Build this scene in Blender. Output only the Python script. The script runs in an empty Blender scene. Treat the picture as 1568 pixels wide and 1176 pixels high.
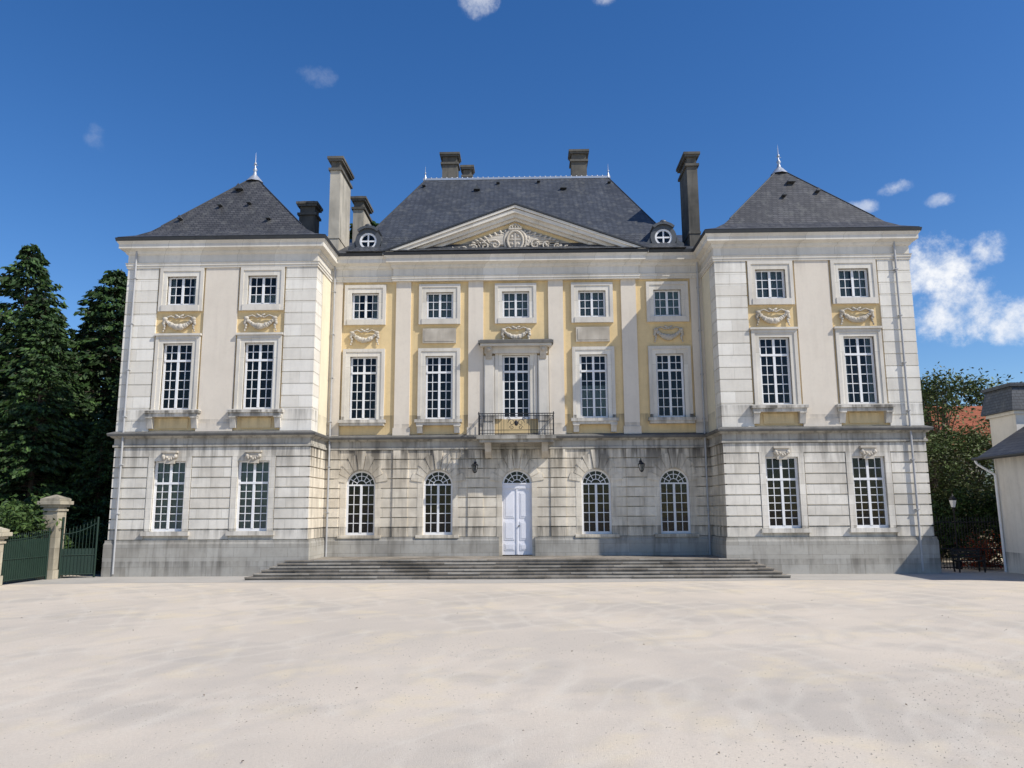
import bpy, math, random
import numpy as np
from mathutils import Vector, Matrix
random.seed(7)
rnd = random.random
def ru(a, b): return a + (b - a) * random.random()
scene = bpy.context.scene
COL = scene.collection

# ------------------------------------------------------------------ helpers
class MB:
    def __init__(s): s.v = []; s.f = []; s.m = []; s.sm = []
    def add(s, vs, fs, mi=0, smooth=False):
        o = len(s.v); s.v += [tuple(v) for v in vs]
        for f in fs: s.f.append([i + o for i in f]); s.m.append(mi); s.sm.append(smooth)
    def box(s, x0, x1, y0, y1, z0, z1, mi=0):
        if x0 > x1: x0, x1 = x1, x0
        if y0 > y1: y0, y1 = y1, y0
        if z0 > z1: z0, z1 = z1, z0
        s.add([(x0,y0,z0),(x1,y0,z0),(x1,y1,z0),(x0,y1,z0),(x0,y0,z1),(x1,y0,z1),(x1,y1,z1),(x0,y1,z1)],
              [(0,3,2,1),(4,5,6,7),(0,1,5,4),(1,2,6,5),(2,3,7,6),(3,0,4,7)], mi)
    def prism(s, poly, y0, y1, mi=0):
        """poly: (x,z) list counter-clockwise seen from -Y; extruded in Y"""
        n = len(poly)
        vs = [(x, y0, z) for x, z in poly] + [(x, y1, z) for x, z in poly]
        fs = [tuple(range(n)), tuple(range(2*n-1, n-1, -1))]
        for i in range(n):
            j = (i+1) % n; fs.append((i, i+n, j+n, j))
        s.add(vs, fs, mi)
    def prismx(s, poly, x0, x1, mi=0):
        n = len(poly)
        vs = [(x0, y, z) for y, z in poly] + [(x1, y, z) for y, z in poly]
        fs = [tuple(range(n)), tuple(range(2*n-1, n-1, -1))]
        for i in range(n):
            j = (i+1) % n; fs.append((i, i+n, j+n, j))
        s.add(vs, fs, mi)
    def cyl(s, p, q, r0, r1=None, n=8, mi=0, smooth=True, cap=True):
        p = Vector(p); q = Vector(q); r1 = r0 if r1 is None else r1
        d = (q-p).normalized(); a = d.orthogonal().normalized(); b = d.cross(a)
        vs = []
        for c, r in ((p, r0), (q, r1)):
            for i in range(n):
                t = 2*math.pi*i/n; vs.append(c + a*math.cos(t)*r + b*math.sin(t)*r)
        s.add(vs, [(i, (i+1) % n, (i+1) % n+n, i+n) for i in range(n)], mi, smooth)
        if cap: s.add(vs[:n], [tuple(range(n-1, -1, -1))], mi); s.add(vs[n:], [tuple(range(n))], mi)
    def tube(s, pts, r, n=6, mi=0):
        for a, b in zip(pts[:-1], pts[1:]): s.cyl(a, b, r, r, n, mi)
    def ball(s, c, r, sx=1, sy=1, sz=1, mi=0, n=7, m=5, rot=0):
        vs = []; fs = []
        ca, sa = math.cos(rot), math.sin(rot)
        for j in range(m+1):
            ph = math.pi*j/m
            for i in range(n):
                t = 2*math.pi*i/n
                x = r*sx*math.sin(ph)*math.cos(t); y = r*sy*math.sin(ph)*math.sin(t); z = r*sz*math.cos(ph)
                x, z = x*ca - z*sa, x*sa + z*ca
                vs.append((c[0]+x, c[1]+y, c[2]+z))
        for j in range(m):
            for i in range(n):
                fs.append((j*n+i, (j+1)*n+i, (j+1)*n+(i+1) % n, j*n+(i+1) % n))
        s.add(vs, fs, mi, True)
    def lathe(s, c, prof, n=10, mi=0, smooth=True):
        vs = []; fs = []
        for r, z in prof:
            for i in range(n):
                t = 2*math.pi*i/n; vs.append((c[0]+r*math.cos(t), c[1]+r*math.sin(t), c[2]+z))
        for j in range(len(prof)-1):
            for i in range(n): fs.append((j*n+i, j*n+(i+1) % n, (j+1)*n+(i+1) % n, (j+1)*n+i))
        s.add(vs, fs, mi, smooth)
    def sweep(s, path, prof, mi=0, closed_prof=True):
        """path plan points; outward = right hand side; prof (out,z)"""
        n = len(path); P = len(prof); rings = []
        for i, (x, y) in enumerate(path):
            ns = []
            if i > 0:
                dx = x-path[i-1][0]; dy = y-path[i-1][1]; l = math.hypot(dx, dy); ns.append((dy/l, -dx/l))
            if i < n-1:
                dx = path[i+1][0]-x; dy = path[i+1][1]-y; l = math.hypot(dx, dy); ns.append((dy/l, -dx/l))
            if len(ns) == 1: mx, my = ns[0]
            else:
                dt = 1 + ns[0][0]*ns[1][0] + ns[0][1]*ns[1][1]
                mx = (ns[0][0]+ns[1][0])/dt; my = (ns[0][1]+ns[1][1])/dt
            rings.append([(x+o*mx, y+o*my, z) for o, z in prof])
        vs = [v for r in rings for v in r]; fs = []
        for i in range(n-1):
            for k in range(P if closed_prof else P-1):
                k2 = (k+1) % P
                fs.append((i*P+k, (i+1)*P+k, (i+1)*P+k2, i*P+k2))
        if closed_prof:
            fs.append(tuple(range(P-1, -1, -1))); fs.append(tuple((n-1)*P+k for k in range(P)))
        s.add(vs, fs, mi)
    def make(s, name, mats, parent=None, bevel=0):
        me = bpy.data.meshes.new(name); me.from_pydata(s.v, [], s.f)
        if not isinstance(mats, (list, tuple)): mats = [mats]
        for m in mats: me.materials.append(m)
        me.polygons.foreach_set("material_index", s.m)
        me.polygons.foreach_set("use_smooth", s.sm)
        me.update()
        ob = bpy.data.objects.new(name, me); COL.objects.link(ob)
        if parent: ob.parent = parent
        if bevel:
            b = ob.modifiers.new("bev", 'BEVEL'); b.width = bevel; b.segments = 1; b.limit_method = 'ANGLE'
        return ob
def empty(name):
    e = bpy.data.objects.new(name, None); COL.objects.link(e); return e

# ------------------------------------------------------------------ materials
def newmat(name, rough=.8, spec=.3):
    m = bpy.data.materials.new(name); m.use_nodes = True
    nt = m.node_tree; b = nt.nodes['Principled BSDF']
    b.inputs['Roughness'].default_value = rough
    b.inputs['Specular IOR Level'].default_value = spec
    return m, nt, b
def N(nt, t, **k):
    n = nt.nodes.new(t)
    for a, v in k.items(): setattr(n, a, v)
    return n
def mth(nt, op, a, b=None, c=None, clamp=False):
    n = nt.nodes.new('ShaderNodeMath'); n.operation = op; n.use_clamp = clamp
    for i, v in enumerate((a, b, c)):
        if v is None: continue
        if isinstance(v, (int, float)): n.inputs[i].default_value = v
        else: nt.links.new(v, n.inputs[i])
    return n.outputs[0]
def mixc(nt, fac, a, b, mode='MIX'):
    n = nt.nodes.new('ShaderNodeMix'); n.data_type = 'RGBA'; n.blend_type = mode
    for i, v in ((0, fac), (6, a), (7, b)):
        if isinstance(v, (int, float)): n.inputs[i].default_value = v
        elif isinstance(v, tuple): n.inputs[i].default_value = (*v[:3], 1)
        else: nt.links.new(v, n.inputs[i])
    return n.outputs[2]
def noise(nt, vec, scale, detail=4, rough=.55):
    n = N(nt, 'ShaderNodeTexNoise'); n.inputs['Scale'].default_value = scale
    n.inputs['Detail'].default_value = min(detail, 3); n.inputs['Roughness'].default_value = rough
    if vec is not None: nt.links.new(vec, n.inputs['Vector'])
    return n.outputs['Fac']
def mapr(nt, v, a, b, c=0, d=1, smooth=False):
    n = N(nt, 'ShaderNodeMapRange')
    if smooth: n.interpolation_type = 'SMOOTHSTEP'
    nt.links.new(v, n.inputs[0])
    for i, x in enumerate((a, b, c, d)): n.inputs[i+1].default_value = x
    return n.outputs[0]
def objco(nt):
    t = N(nt, 'ShaderNodeTexCoord'); s = N(nt, 'ShaderNodeSeparateXYZ'); nt.links.new(t.outputs['Object'], s.inputs[0])
    return t.outputs['Object'], s.outputs[0], s.outputs[1], s.outputs[2]
def comb(nt, x, y, z):
    n = N(nt, 'ShaderNodeCombineXYZ')
    for i, v in enumerate((x, y, z)):
        if isinstance(v, (int, float)): n.inputs[i].default_value = v
        else: nt.links.new(v, n.inputs[i])
    return n.outputs[0]
def bump(nt, b, h, strength=.3, dist=.02):
    n = N(nt, 'ShaderNodeBump'); n.inputs['Strength'].default_value = strength; n.inputs['Distance'].default_value = dist
    nt.links.new(h, n.inputs['Height']); nt.links.new(n.outputs[0], b.inputs['Normal'])

def stone(name, col, dark=None, var=.35, blocks=None, zoff=0, stains=(), streak=.25, rough=.85, mortar=.6):
    m, nt, b = newmat(name, rough, .2)
    dark = dark or tuple(c*.55 for c in col)
    o, x, y, z = objco(nt)
    n1 = noise(nt, o, .55, 3, .65)
    c = mixc(nt, mth(nt, 'MULTIPLY', mapr(nt, n1, .45, .75), var), col, dark)
    n2 = noise(nt, o, 7, 2, .7)
    c = mixc(nt, mth(nt, 'MULTIPLY', mapr(nt, n2, .48, .8), var*.7), c, tuple(k*.72 for k in col))
    sv = comb(nt, mth(nt, 'MULTIPLY', x, 3.2), mth(nt, 'MULTIPLY', y, 3.2), mth(nt, 'MULTIPLY', z, .35))
    st = noise(nt, sv, 1.0, 3, .65)
    c = mixc(nt, mth(nt, 'MULTIPLY', mapr(nt, st, .50, .75), streak), c, dark)
    if blocks:
        br = N(nt, 'ShaderNodeTexBrick'); br.offset = .5
        nt.links.new(comb(nt, mth(nt, 'ADD', x, y), mth(nt, 'SUBTRACT', z, zoff), 0), br.inputs['Vector'])
        br.inputs['Scale'].default_value = 1; br.inputs['Brick Width'].default_value = blocks[0]
        br.inputs['Row Height'].default_value = blocks[1]; br.inputs['Mortar Size'].default_value = .008
        br.inputs['Color1'].default_value = (1, 1, 1, 1); br.inputs['Color2'].default_value = (.80, .78, .75, 1)
        br.inputs['Mortar'].default_value = (mortar, mortar, mortar*.96, 1); br.inputs['Bias'].default_value = -.2
        br.inputs['Mortar Smooth'].default_value = .2
        c = mixc(nt, .85, c, br.outputs['Color'], 'MULTIPLY')
    for (zt, ln, amt) in stains:
        up = mth(nt, 'LESS_THAN', z, zt)
        g = mapr(nt, z, zt-ln, zt, 0, 1)
        g = mth(nt, 'POWER', g, 1.3)
        k = mth(nt, 'MULTIPLY', mth(nt, 'MULTIPLY', up, g), mapr(nt, st, .36, .60))
        c = mixc(nt, mth(nt, 'MULTIPLY', k, amt), c, (.055, .05, .043))
    nt.links.new(c, b.inputs['Base Color'])
    return m
def plain(name, col, rough=.6, metal=0, var=.25, scale=3, spec=.4):
    m, nt, b = newmat(name, rough, spec); b.inputs['Metallic'].default_value = metal
    o, x, y, z = objco(nt)
    n1 = noise(nt, o, scale, 3, .6)
    c = mixc(nt, mth(nt, 'MULTIPLY', mapr(nt, n1, .4, .75), var), col, tuple(k*.45 for k in col))
    nt.links.new(c, b.inputs['Base Color']); return m

M_ashlar = stone('ashlar_white_stone', (.79, .745, .66), (.38, .355, .31), .55, (1.05, .423), 1.44, ((5.3, 1.3, .65), (1.9, .7, .5)), .55)
M_ashlarC = stone('ashlar_court_stone', (.78, .705, .58), (.34, .30, .24), .7, (1.0, .423), 1.44, ((5.35, 1.7, .95), (1.9, 1.5, .6)), .65)
M_quoin = stone('quoin_stone', (.79, .755, .68), (.46, .425, .37), .35, (1.4, .5), 5.9, ((13.1, .9, .35), (6.8, .9, .5)), .35)
M_plinth = stone('plinth_stone', (.44, .42, .375), (.20, .185, .16), .65, (1.1, .38), .0, ((1.5, .6, .4), (.6, .6, .5)), .6)
M_pil = stone('pilaster_render', (.70, .63, .53), (.48, .42, .35), .3, None, 0, ((13.1, .6, .2), (6.4, .5, .4)), .25)
M_yel = stone('yellow_render', (.73, .56, .305), (.53, .40, .22), .45, None, 0, ((13.1, .5, .25), (6.8, .9, .55)), .35)
M_cream = stone('cream_render', (.77, .69, .51), (.54, .48, .36), .35, None, 0, ((6.7, .7, .3),), .25)
M_surr = stone('window_surround_stone', (.66, .62, .55), (.38, .35, .30), .45, None, 0, ((6.75, .7, .9),), .45)
M_trim = stone('cornice_stone', (.74, .70, .62), (.44, .41, .35), .4, (1.6, 3.), 0, (), .4)
M_string = stone('string_course_stone', (.48, .45, .39), (.12, .11, .095), .85, (1.6, 3.), 0, ((5.95, .5, .75),), .9)
M_weath = stone('weathered_capping', (.16, .155, .145), (.045, .045, .042), .7, None, 0, (), .5)
M_relief = stone('carved_relief_stone', (.56, .51, .43), (.20, .17, .13), .8, None, 0, (), .4)
M_tymp = stone('tympanum_stone', (.40, .36, .29), (.18, .155, .12), .6, None, 0, (), .5)
M_chim = stone('chimney_render', (.50, .46, .38), (.14, .13, .11), .6, None, 0, ((20, 1.0, .4),), .7)
M_chimd = stone('chimney_stained', (.15, .14, .12), (.035, .035, .032), .8, None, 0, (), .8)
M_step = stone('step_stone', (.29, .26, .22), (.08, .07, .055), .9, (1.3, 3.), 0, (), .5)
M_lead = plain('lead_flashing', (.10, .105, .11), .5, .3, .4)
M_gutter = plain('zinc_gutter', (.055, .058, .062), .5, .4, .4)
M_zinc = plain('zinc_ridge', (.50, .52, .55), .4, .5, .3)
M_white = plain('white_paint', (.80, .80, .80), .45, 0, .15)
M_door = plain('door_paint', (.78, .78, .82), .5, 0, .15)
M_pipe = plain('pipe_paint', (.42, .42, .42), .6, .0, .3)
M_iron = plain('wrought_iron', (.035, .035, .038), .5, .6, .3)
M_green = plain('green_gate_paint', (.015, .035, .024), .5, 0, .4)
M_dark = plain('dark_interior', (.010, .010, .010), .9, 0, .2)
M_curt = plain('curtain_cloth', (.36, .40, .37), .9, 0, .3, 5)
M_blind = plain('interior_shutter', (.30, .37, .34), .8, 0, .2, 5)
M_tile = stone('red_roof_tile', (.34, .11, .06), (.16, .06, .03), .6, (.2, .18), 0, (), .3, mortar=.4)
M_gvl = plain('pebble_stone', (.38, .34, .28), .9, 0, .6, 2)
M_leafdry = plain('dry_leaf', (.09, .06, .03), .9, 0, .5, 2)
M_bark = plain('bark', (.09, .07, .05), .95, 0, .6, 6)

def slate(name, c1, c2):
    m, nt, b = newmat(name, .50, .35)
    o, x, y, z = objco(nt)
    br = N(nt, 'ShaderNodeTexBrick'); br.offset = .5
    nt.links.new(comb(nt, mth(nt, 'ADD', x, mth(nt, 'MULTIPLY', y, .9)), z, 0), br.inputs['Vector'])
    br.inputs['Scale'].default_value = 1; br.inputs['Brick Width'].default_value = .24; br.inputs['Row Height'].default_value = .13
    br.inputs['Mortar Size'].default_value = .012
    br.inputs['Color1'].default_value = (*c1, 1); br.inputs['Color2'].default_value = (*c2, 1)
    br.inputs['Mortar'].default_value = (.015, .016, .018, 1); br.inputs['Bias'].default_value = 0
    n1 = noise(nt, o, .8, 3, .7)
    c = mixc(nt, mapr(nt, n1, .4, .68, 0, .65), br.outputs['Color'], tuple(k*.4 for k in c1))
    n3 = noise(nt, comb(nt, mth(nt, 'MULTIPLY', x, 3.0), mth(nt, 'MULTIPLY', y, 3.0), mth(nt, 'MULTIPLY', z, .6)), 1, 3, .75)
    c = mixc(nt, mapr(nt, n3, .52, .75, 0, .5), c, (.17, .17, .155))
    nt.links.new(c, b.inputs['Base Color'])
    return m
M_slate = slate('slate_roof', (.085, .092, .105), (.055, .06, .07))
M_slateW = slate('slate_roof_wing', (.10, .098, .10), (.06, .06, .062))

def glassmat():
    m = bpy.data.materials.new('window_glass'); m.use_nodes = True; nt = m.node_tree; nt.nodes.clear()
    out = N(nt, 'ShaderNodeOutputMaterial'); tr = N(nt, 'ShaderNodeBsdfTransparent'); gl = N(nt, 'ShaderNodeBsdfGlossy')
    tr.inputs[0].default_value = (.60, .66, .67, 1); gl.inputs['Roughness'].default_value = .03
    o, x, y, z = objco(nt)
    fr = N(nt, 'ShaderNodeFresnel'); fr.inputs[0].default_value = 1.45
    bm = N(nt, 'ShaderNodeBump'); bm.inputs['Strength'].default_value = .15; bm.inputs['Distance'].default_value = .03
    nt.links.new(noise(nt, o, 2.2, 1, .5), bm.inputs['Height']); nt.links.new(bm.outputs[0], gl.inputs['Normal'])
    mx = N(nt, 'ShaderNodeMixShader'); nt.links.new(fr.outputs[0], mx.inputs[0])
    nt.links.new(tr.outputs[0], mx.inputs[1]); nt.links.new(gl.outputs[0], mx.inputs[2]); nt.links.new(mx.outputs[0], out.inputs[0])
    return m
M_glass = glassmat()

# ------------------------------------------------------------------ château
CH = empty('chateau')
D0 = 2.41
A, Bx = 8.50, 16.72
Z_PL, Z_S0, Z_S1, Z_E, Z_C = 1.44, 5.25, 5.88, 12.98, 14.25
ash = MB(); ashC = MB(); quo = MB(); pil = MB(); yel = MB(); cre = MB(); sur = MB(); trim = MB(); stg = MB(); wea = MB()
frame = MB(); glass = MB(); dark = MB(); curt = MB(); blind = MB(); plinth = MB(); relief = MB(); lead = MB(); pipes = MB()

def wall(mb, x0, x1, z0, z1, y0, y1, ops):
    xs = sorted(set([x0, x1]+[v for o in ops for v in o[:2] if x0 < v < x1]))
    zs = sorted(set([z0, z1]+[v for o in ops for v in o[2:] if z0 < v < z1]))
    for i in range(len(xs)-1):
        cx = (xs[i]+xs[i+1])/2
        for j in range(len(zs)-1):
            cz = (zs[j]+zs[j+1])/2
            if not any(o[0] < cx < o[1] and o[2] < cz < o[3] for o in ops):
                mb.box(xs[i], xs[i+1], y0, y1, zs[j], zs[j+1])
def courses(mb, x0, x1, z0, z1, n, yf, yb, gap, ops):
    h = (z1-z0)/n
    for k in range(n):
        a = z0+k*h+gap/2; b = z0+(k+1)*h-gap/2
        oo = [o for o in ops if o[0] < x1 and o[1] > x0 and o[2] < b and o[3] > a]
        wall(mb, x0, x1, a, b, yf, yb, oo)

def window(xc, z0, z1, w, Y, rows, transom=None, inner='dark', trows=2, cols=2):
    hw = w/2; y0 = Y+.15
    fb = .065
    f = frame
    f.box(xc-hw, xc-hw+fb, y0, y0+.07, z0, z1); f.box(xc+hw-fb, xc+hw, y0, y0+.07, z0, z1)
    f.box(xc-hw+fb, xc+hw-fb, y0, y0+.07, z0, z0+.11); f.box(xc-hw+fb, xc+hw-fb, y0, y0+.07, z1-fb, z1)
    f.box(xc-.05, xc+.05, y0-.015, y0+.06, z0+.11, z1-fb)
    zt = z1-fb
    if transom:
        f.box(xc-hw+fb, xc+hw-fb, y0-.025, y0+.065, transom-.045, transom+.045)
        for i in range(1, trows):
            z = transom+.045+(z1-fb-transom-.045)*i/trows
            f.box(xc-hw+fb, xc+hw-fb, y0+.01, y0+.05, z-.015, z+.015)
        zt = transom-.045
    for i in range(1, rows):
        z = z0+.11+(zt-z0-.11)*i/rows
        f.box(xc-hw+fb, xc+hw-fb, y0+.01, y0+.05, z-.015, z+.015)
    for s in (-1, 1):
        for k in range(1, cols):
            x = xc+s*(.05+(hw-fb-.05)*k/cols)
            f.box(x-.015, x+.015, y0+.013, y0+.053, z0+.11, z1-fb)
        x = xc+s*(hw-fb-.015)
        f.box(x-.015, x+.015, y0+.005, y0+.06, z0+.11, z1-fb)
    yg = y0+.032
    glass.add([(xc-hw+.01, yg, z0+.01), (xc+hw-.01, yg, z0+.01), (xc+hw-.01, yg, z1-.01), (xc-hw+.01, yg, z1-.01)], [(0, 1, 2, 3)])
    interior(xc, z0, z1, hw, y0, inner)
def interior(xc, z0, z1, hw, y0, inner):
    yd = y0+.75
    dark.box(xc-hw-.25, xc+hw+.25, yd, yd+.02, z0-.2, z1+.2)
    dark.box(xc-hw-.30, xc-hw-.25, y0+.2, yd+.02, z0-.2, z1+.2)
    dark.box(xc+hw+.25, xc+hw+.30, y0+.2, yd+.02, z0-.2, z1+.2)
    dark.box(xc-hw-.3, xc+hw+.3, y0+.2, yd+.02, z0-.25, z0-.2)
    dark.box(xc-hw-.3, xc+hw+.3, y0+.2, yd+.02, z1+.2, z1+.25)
    def cloth(xa, xb, za, zb, amp=.03, per=.13):
        n = max(4, int((xb-xa)/.03)); vs = []; fs = []
        ph = rnd()*6
        for i in range(n+1):
            x = xa+(xb-xa)*i/n; yy = y0+.17+amp*math.sin(x/per*6.28+ph)
            vs += [(x, yy, za), (x, yy, zb)]
        for i in range(n): fs.append((2*i, 2*i+2, 2*i+3, 2*i+1))
        curt.add(vs, fs, 0, True)
    if inner == 'curtains':
        k = hw*ru(.3, .5)
        cloth(xc-hw, xc-hw+k, z0, z1); cloth(xc+hw-k, xc+hw, z0, z1)
    elif inner == 'full':
        cloth(xc-hw, xc-.06, z0, z1, .02); cloth(xc+.03, xc+hw, z0, z1, .02)
    elif inner == 'half':
        cloth(xc-hw, xc+hw, z0, z0+(z1-z0)*ru(.35, .55), .02)
    elif inner == 'shutter':
        for s in (-1, 1):
            xa, xb = sorted((xc+s*.02, xc+s*hw))
            blind.box(xa, xb, y0+.12, y0+.15, z0, z1)
            for q in range(4):
                za = z0+(z1-z0)*(q+.12)/4; zb = z0+(z1-z0)*(q+.88)/4
                blind.box(xa+.1, xb-.1, y0+.105, y0+.125, za, zb)

def surround(xc, z0, z1, w, Y, ow, ot, ob=None, out=.05):
    hw = w/2; m = (hw+ow)/2+.02
    zb = z0 if ob is None else ob
    yb = Y+.13
    for s in (-1, 1):
        sur.box(xc+s*m, xc+s*ow, Y-out, yb, zb, ot)
        sur.box(xc+s*hw, xc+s*m, Y-out+.035, yb+.01, z0, ot-(ow-m), 1)
    sur.box(xc-m, xc+m, Y-out, yb, ot-(ow-m), ot)
    if ot-(ow-m)-z1 > .01:
        sur.box(xc-hw, xc+hw, Y-out+.035, yb+.01, z1, ot-(ow-m), 1)
    if ob is not None:
        sur.box(xc-m, xc+m, Y-out-.03, yb, ob, z0)
def sill(xc, zt, zb, hw, Y, corb=None, out=.2):
    sur.box(xc-hw, xc+hw, Y-out, Y+.12, zt-.14, zt-.003)
    sur.box(xc-hw+.06, xc+hw-.06, Y-out+.06, Y+.1, zb, zt-.14)
    if corb:
        for s in (-1, 1):
            x = xc+s*(hw-.22)
            sur.prismx([(Y-out+.05, zb), (Y-.06, corb), (Y+.08, corb), (Y+.08, zb)][::1], x-.12, x+.12)
            sur.box(x-.14, x+.14, Y-out+.02, Y+.08, zb-.06, zb-.001)
def swag(xc, zc, w, Y, big=1.0):
    n = 15
    for i in range(n):
        t = i/(n-1); x = xc+(t-.5)*w*.8; z = zc+.12-.30*big*4*t*(1-t)
        r = (.065+.055*math.sin(math.pi*t))*ru(.85, 1.2)*big
        relief.ball((x, Y-.04, z), r, 1.1, .9, 1, rot=ru(-1, 1))
        if i % 2: relief.ball((x+ru(-.04, .04), Y-.08, z+ru(-.06, .06)), r*.6)
    for s in (-1, 1):
        relief.ball((xc+s*w*.42, Y-.05, zc+.17), .1, 1.2, .8, .9)
        for k in range(5):
            relief.ball((xc+s*(w*.44+.03*math.sin(k*2.)), Y-.03, zc+.08-k*.11), .085-.011*k, 1, .8, 1.3, rot=s*.3)
        relief.tube([(xc+s*w*.40, Y-.04, zc+.22), (xc+s*w*.25, Y-.05, zc+.30), (xc+s*w*.1, Y-.04, zc+.20), (xc, Y-.05, zc+.26)], .028)
        relief.ball((xc+s*.1, Y-.05, zc+.3), .075, 1.5, .7, .6, rot=s*.5)
    relief.ball((xc, Y-.07, zc+.24), .06)

WX = (10.84, 14.34)
wi = {(-14.34, 'u'): 'curtains', (-10.84, 'u'): 'half', (10.84, 'u'): 'full', (14.34, 'u'): 'full',
      (-14.34, 'g'): 'shutter', (-10.84, 'g'): 'shutter', (10.84, 'g'): 'dark', (14.34, 'g'): 'dark',
      (-14.34, 'f'): 'dark', (-10.84, 'f'): 'dark', (10.84, 'f'): 'dark', (14.34, 'f'): 'curtains'}
for s in (-1, 1):
    X0, X1 = sorted((s*A, s*Bx))
    cs = [s*x for x in WX]
    og = [(c-.665, c+.665, 1.79, 4.66) for c in cs]
    o1 = [(c-.635, c+.635, 6.79, 9.66) for c in cs]
    o2 = [(c-.635, c+.635, 11.32, 12.61) for c in cs]
    xi, xo = sorted((s*(A+.05), s*(Bx-.05)))
    wall(ash, xi, xo, Z_PL-.3, Z_S0+.1, .065, .5, og)
    big = [(c-.93, c+.93, 1.4, 4.86) for c in cs]
    courses(ash, X0, X1, Z_PL, Z_S0, 9, .0, .08, .055, big)
    for c in cs:
        for q in (-1, 1): ash.box(c+q*.665, c+q*.90, -.02, .09, 1.80, 4.86)
        ash.box(c-.665, c+.665, -.02, .09, 4.66, 4.86)
        relief.prism([(c-.20, 4.55), (c+.20, 4.55), (c+.27, 5.0), (c-.27, 5.0)], -.12, .05)
        relief.box(c-.33, c+.33, -.17, .05, 5.0, 5.08)
        for k in range(5): relief.ball((c-.2+.1*k, -.13, 4.76+.05*math.sin(k*2)), .06)
        relief.ball((c-.25, -.1, 4.85), .09); relief.ball((c+.25, -.1, 4.85), .09)
        ash.box(c-.98, c+.98, -.14, .1, 1.62, 1.79)
        window(c, 1.79, 4.66, 1.33, 0, 6, 3.75, wi[(c, 'g')], 2)
    wall(yel, xi, xo, Z_S0+.1, Z_C-.4, .07, .5, o1+o2)
    pin, pou = s*9.82, s*15.36
    courses(quo, *sorted((s*A, pin)), Z_S1-.05, Z_E+.02, 14, -.015, .08, .034, [])
    courses(quo, *sorted((pou, s*Bx)), Z_S1-.05, Z_E+.02, 14, -.015, .08, .034, [])
    quo.box(*sorted((s*(A+.02), pin-s*.03)), .015, .09, Z_S1-.1, Z_E+.02)
    quo.box(*sorted((pou+s*.03, s*(Bx-.02))), .015, .09, Z_S1-.1, Z_E+.02)
    pil.box(*sorted((s*11.87, s*13.31)), -.0, .08, Z_S1-.05, Z_E+.02)
    pil.box(*sorted((s*11.82, s*13.36)), -.04, .08, Z_S1-.05, Z_S1+.35)
    for c in cs:
        surround(c, 11.32, 12.61, 1.27, 0, .95, 12.97, 11.06)
        window(c, 11.32, 12.61, 1.27, 0, 3, None, wi[(c, 'u')])
        surround(c, 6.79, 9.66, 1.27, 0, .95, 9.98)
        sur.box(c-1.0, c+1.0, -.12, .1, 9.983, 10.07)
        window(c, 6.79, 9.66, 1.27, 0, 5, 8.92, wi[(c, 'f')], 2)
        sill(c, 6.79, 6.5, 1.16, 0, 6.02, .26)
        swag(c, 10.55, 1.45, .02, 1.05)
        yel.box(c-.62, c+.62, .03, .1, 6.02, 6.44)
    sx = s*A
    ashC.box(*sorted((s*(A+.05), s*(A+.4))), .5, D0+.3, 0, Z_S0+.1)
    h = (Z_S0-Z_PL)/9
    for k in range(9):
        ashC.box(*sorted((sx, s*(A+.07))), .08, D0+.1, Z_PL+k*h+.0225, Z_PL+(k+1)*h-.0225)
    ashC.box(*sorted((s*(A+.045), s*(A+.1))), .065, D0+.1, Z_PL-.2, Z_S0+.05)
    cre.box(*sorted((s*(A+.03), s*(A+.4))), .46, D0+.3, Z_S0+.1, Z_C-.4)
    cre.box(*sorted((s*(A-.01), s*(A+.1))), 1.0, D0+.1, Z_S1-.05, Z_E+.02)
    hq = (Z_E+.02-Z_S1+.05)/14
    for k in range(14):
        quo.box(*sorted((s*(A+.0), s*(A+.08))), .08, .95, Z_S1-.05+k*hq+.011, Z_S1-.05+(k+1)*hq-.011)
    quo.box(*sorted((s*(A+.02), s*(A+.09))), .09, .99, Z_S1-.1, Z_E+.02)
    ash.box(*sorted((s*(Bx-.03), s*(Bx-.4))), .5, 9.0, 0, Z_S0+.1)
    quo.box(*sorted((s*(Bx-.03), s*(Bx-.4))), .5, 9.0, Z_S0+.1, Z_C-.3)
    quo.box(*sorted((s*(Bx-.4), s*(A))), 8.6, 9.0, 0, Z_C-.3)

# centre block
cx5 = [-6.90, -3.48, 0, 3.48, 6.90]
Y = D0
zc = 3.69
og = [(c-.665, c+.665, 1.53 if c else .5, 4.40) for c in cx5]
o1 = [(c-.625, c+.625, 6.59, 9.49) for c in cx5]
o2 = [(c-.625, c+.625, 11.21, 12.47) for c in cx5]
wall(ashC, -A-.1, A+.1, .0, Z_S0+.1, Y+.045, Y+.5, og)
big = [(c-.90, c+.90, (1.42 if c else .5), 4.56) for c in cx5]
courses(ashC, -A, A, Z_PL, Z_S0, 9, Y, Y+.06, .045, big)
for px in (-8.2, -5.14, -1.82, 1.82, 5.14, 8.2):
    courses(ashC, px-.33, px+.33, Z_PL, Z_S0, 9, Y-.05, Y+.05, .045, [])
wall(yel, -A-.1, A+.1, Z_S0+.1, Z_C-.4, Y+.07, Y+.5, o1+o2)
for px in (-5.14, -1.82, 1.82, 5.14):
    pil.box(px-.34, px+.34, Y-.02, Y+.08, Z_S1-.05, Z_E+.02)
    pil.box(px-.39, px+.39, Y-.06, Y+.08, Z_S1-.05, Z_S1+.35)
for px in (-8.22, 8.22):
    pil.box(px-.27, px+.27, Y-.02, Y+.08, Z_S1-.05, Z_E+.02)
def arc_pts(r, a0, a1, n): return [(r*math.cos(math.radians(a0+(a1-a0)*i/n)), r*math.sin(math.radians(a0+(a1-a0)*i/n))) for i in range(n+1)]
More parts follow.
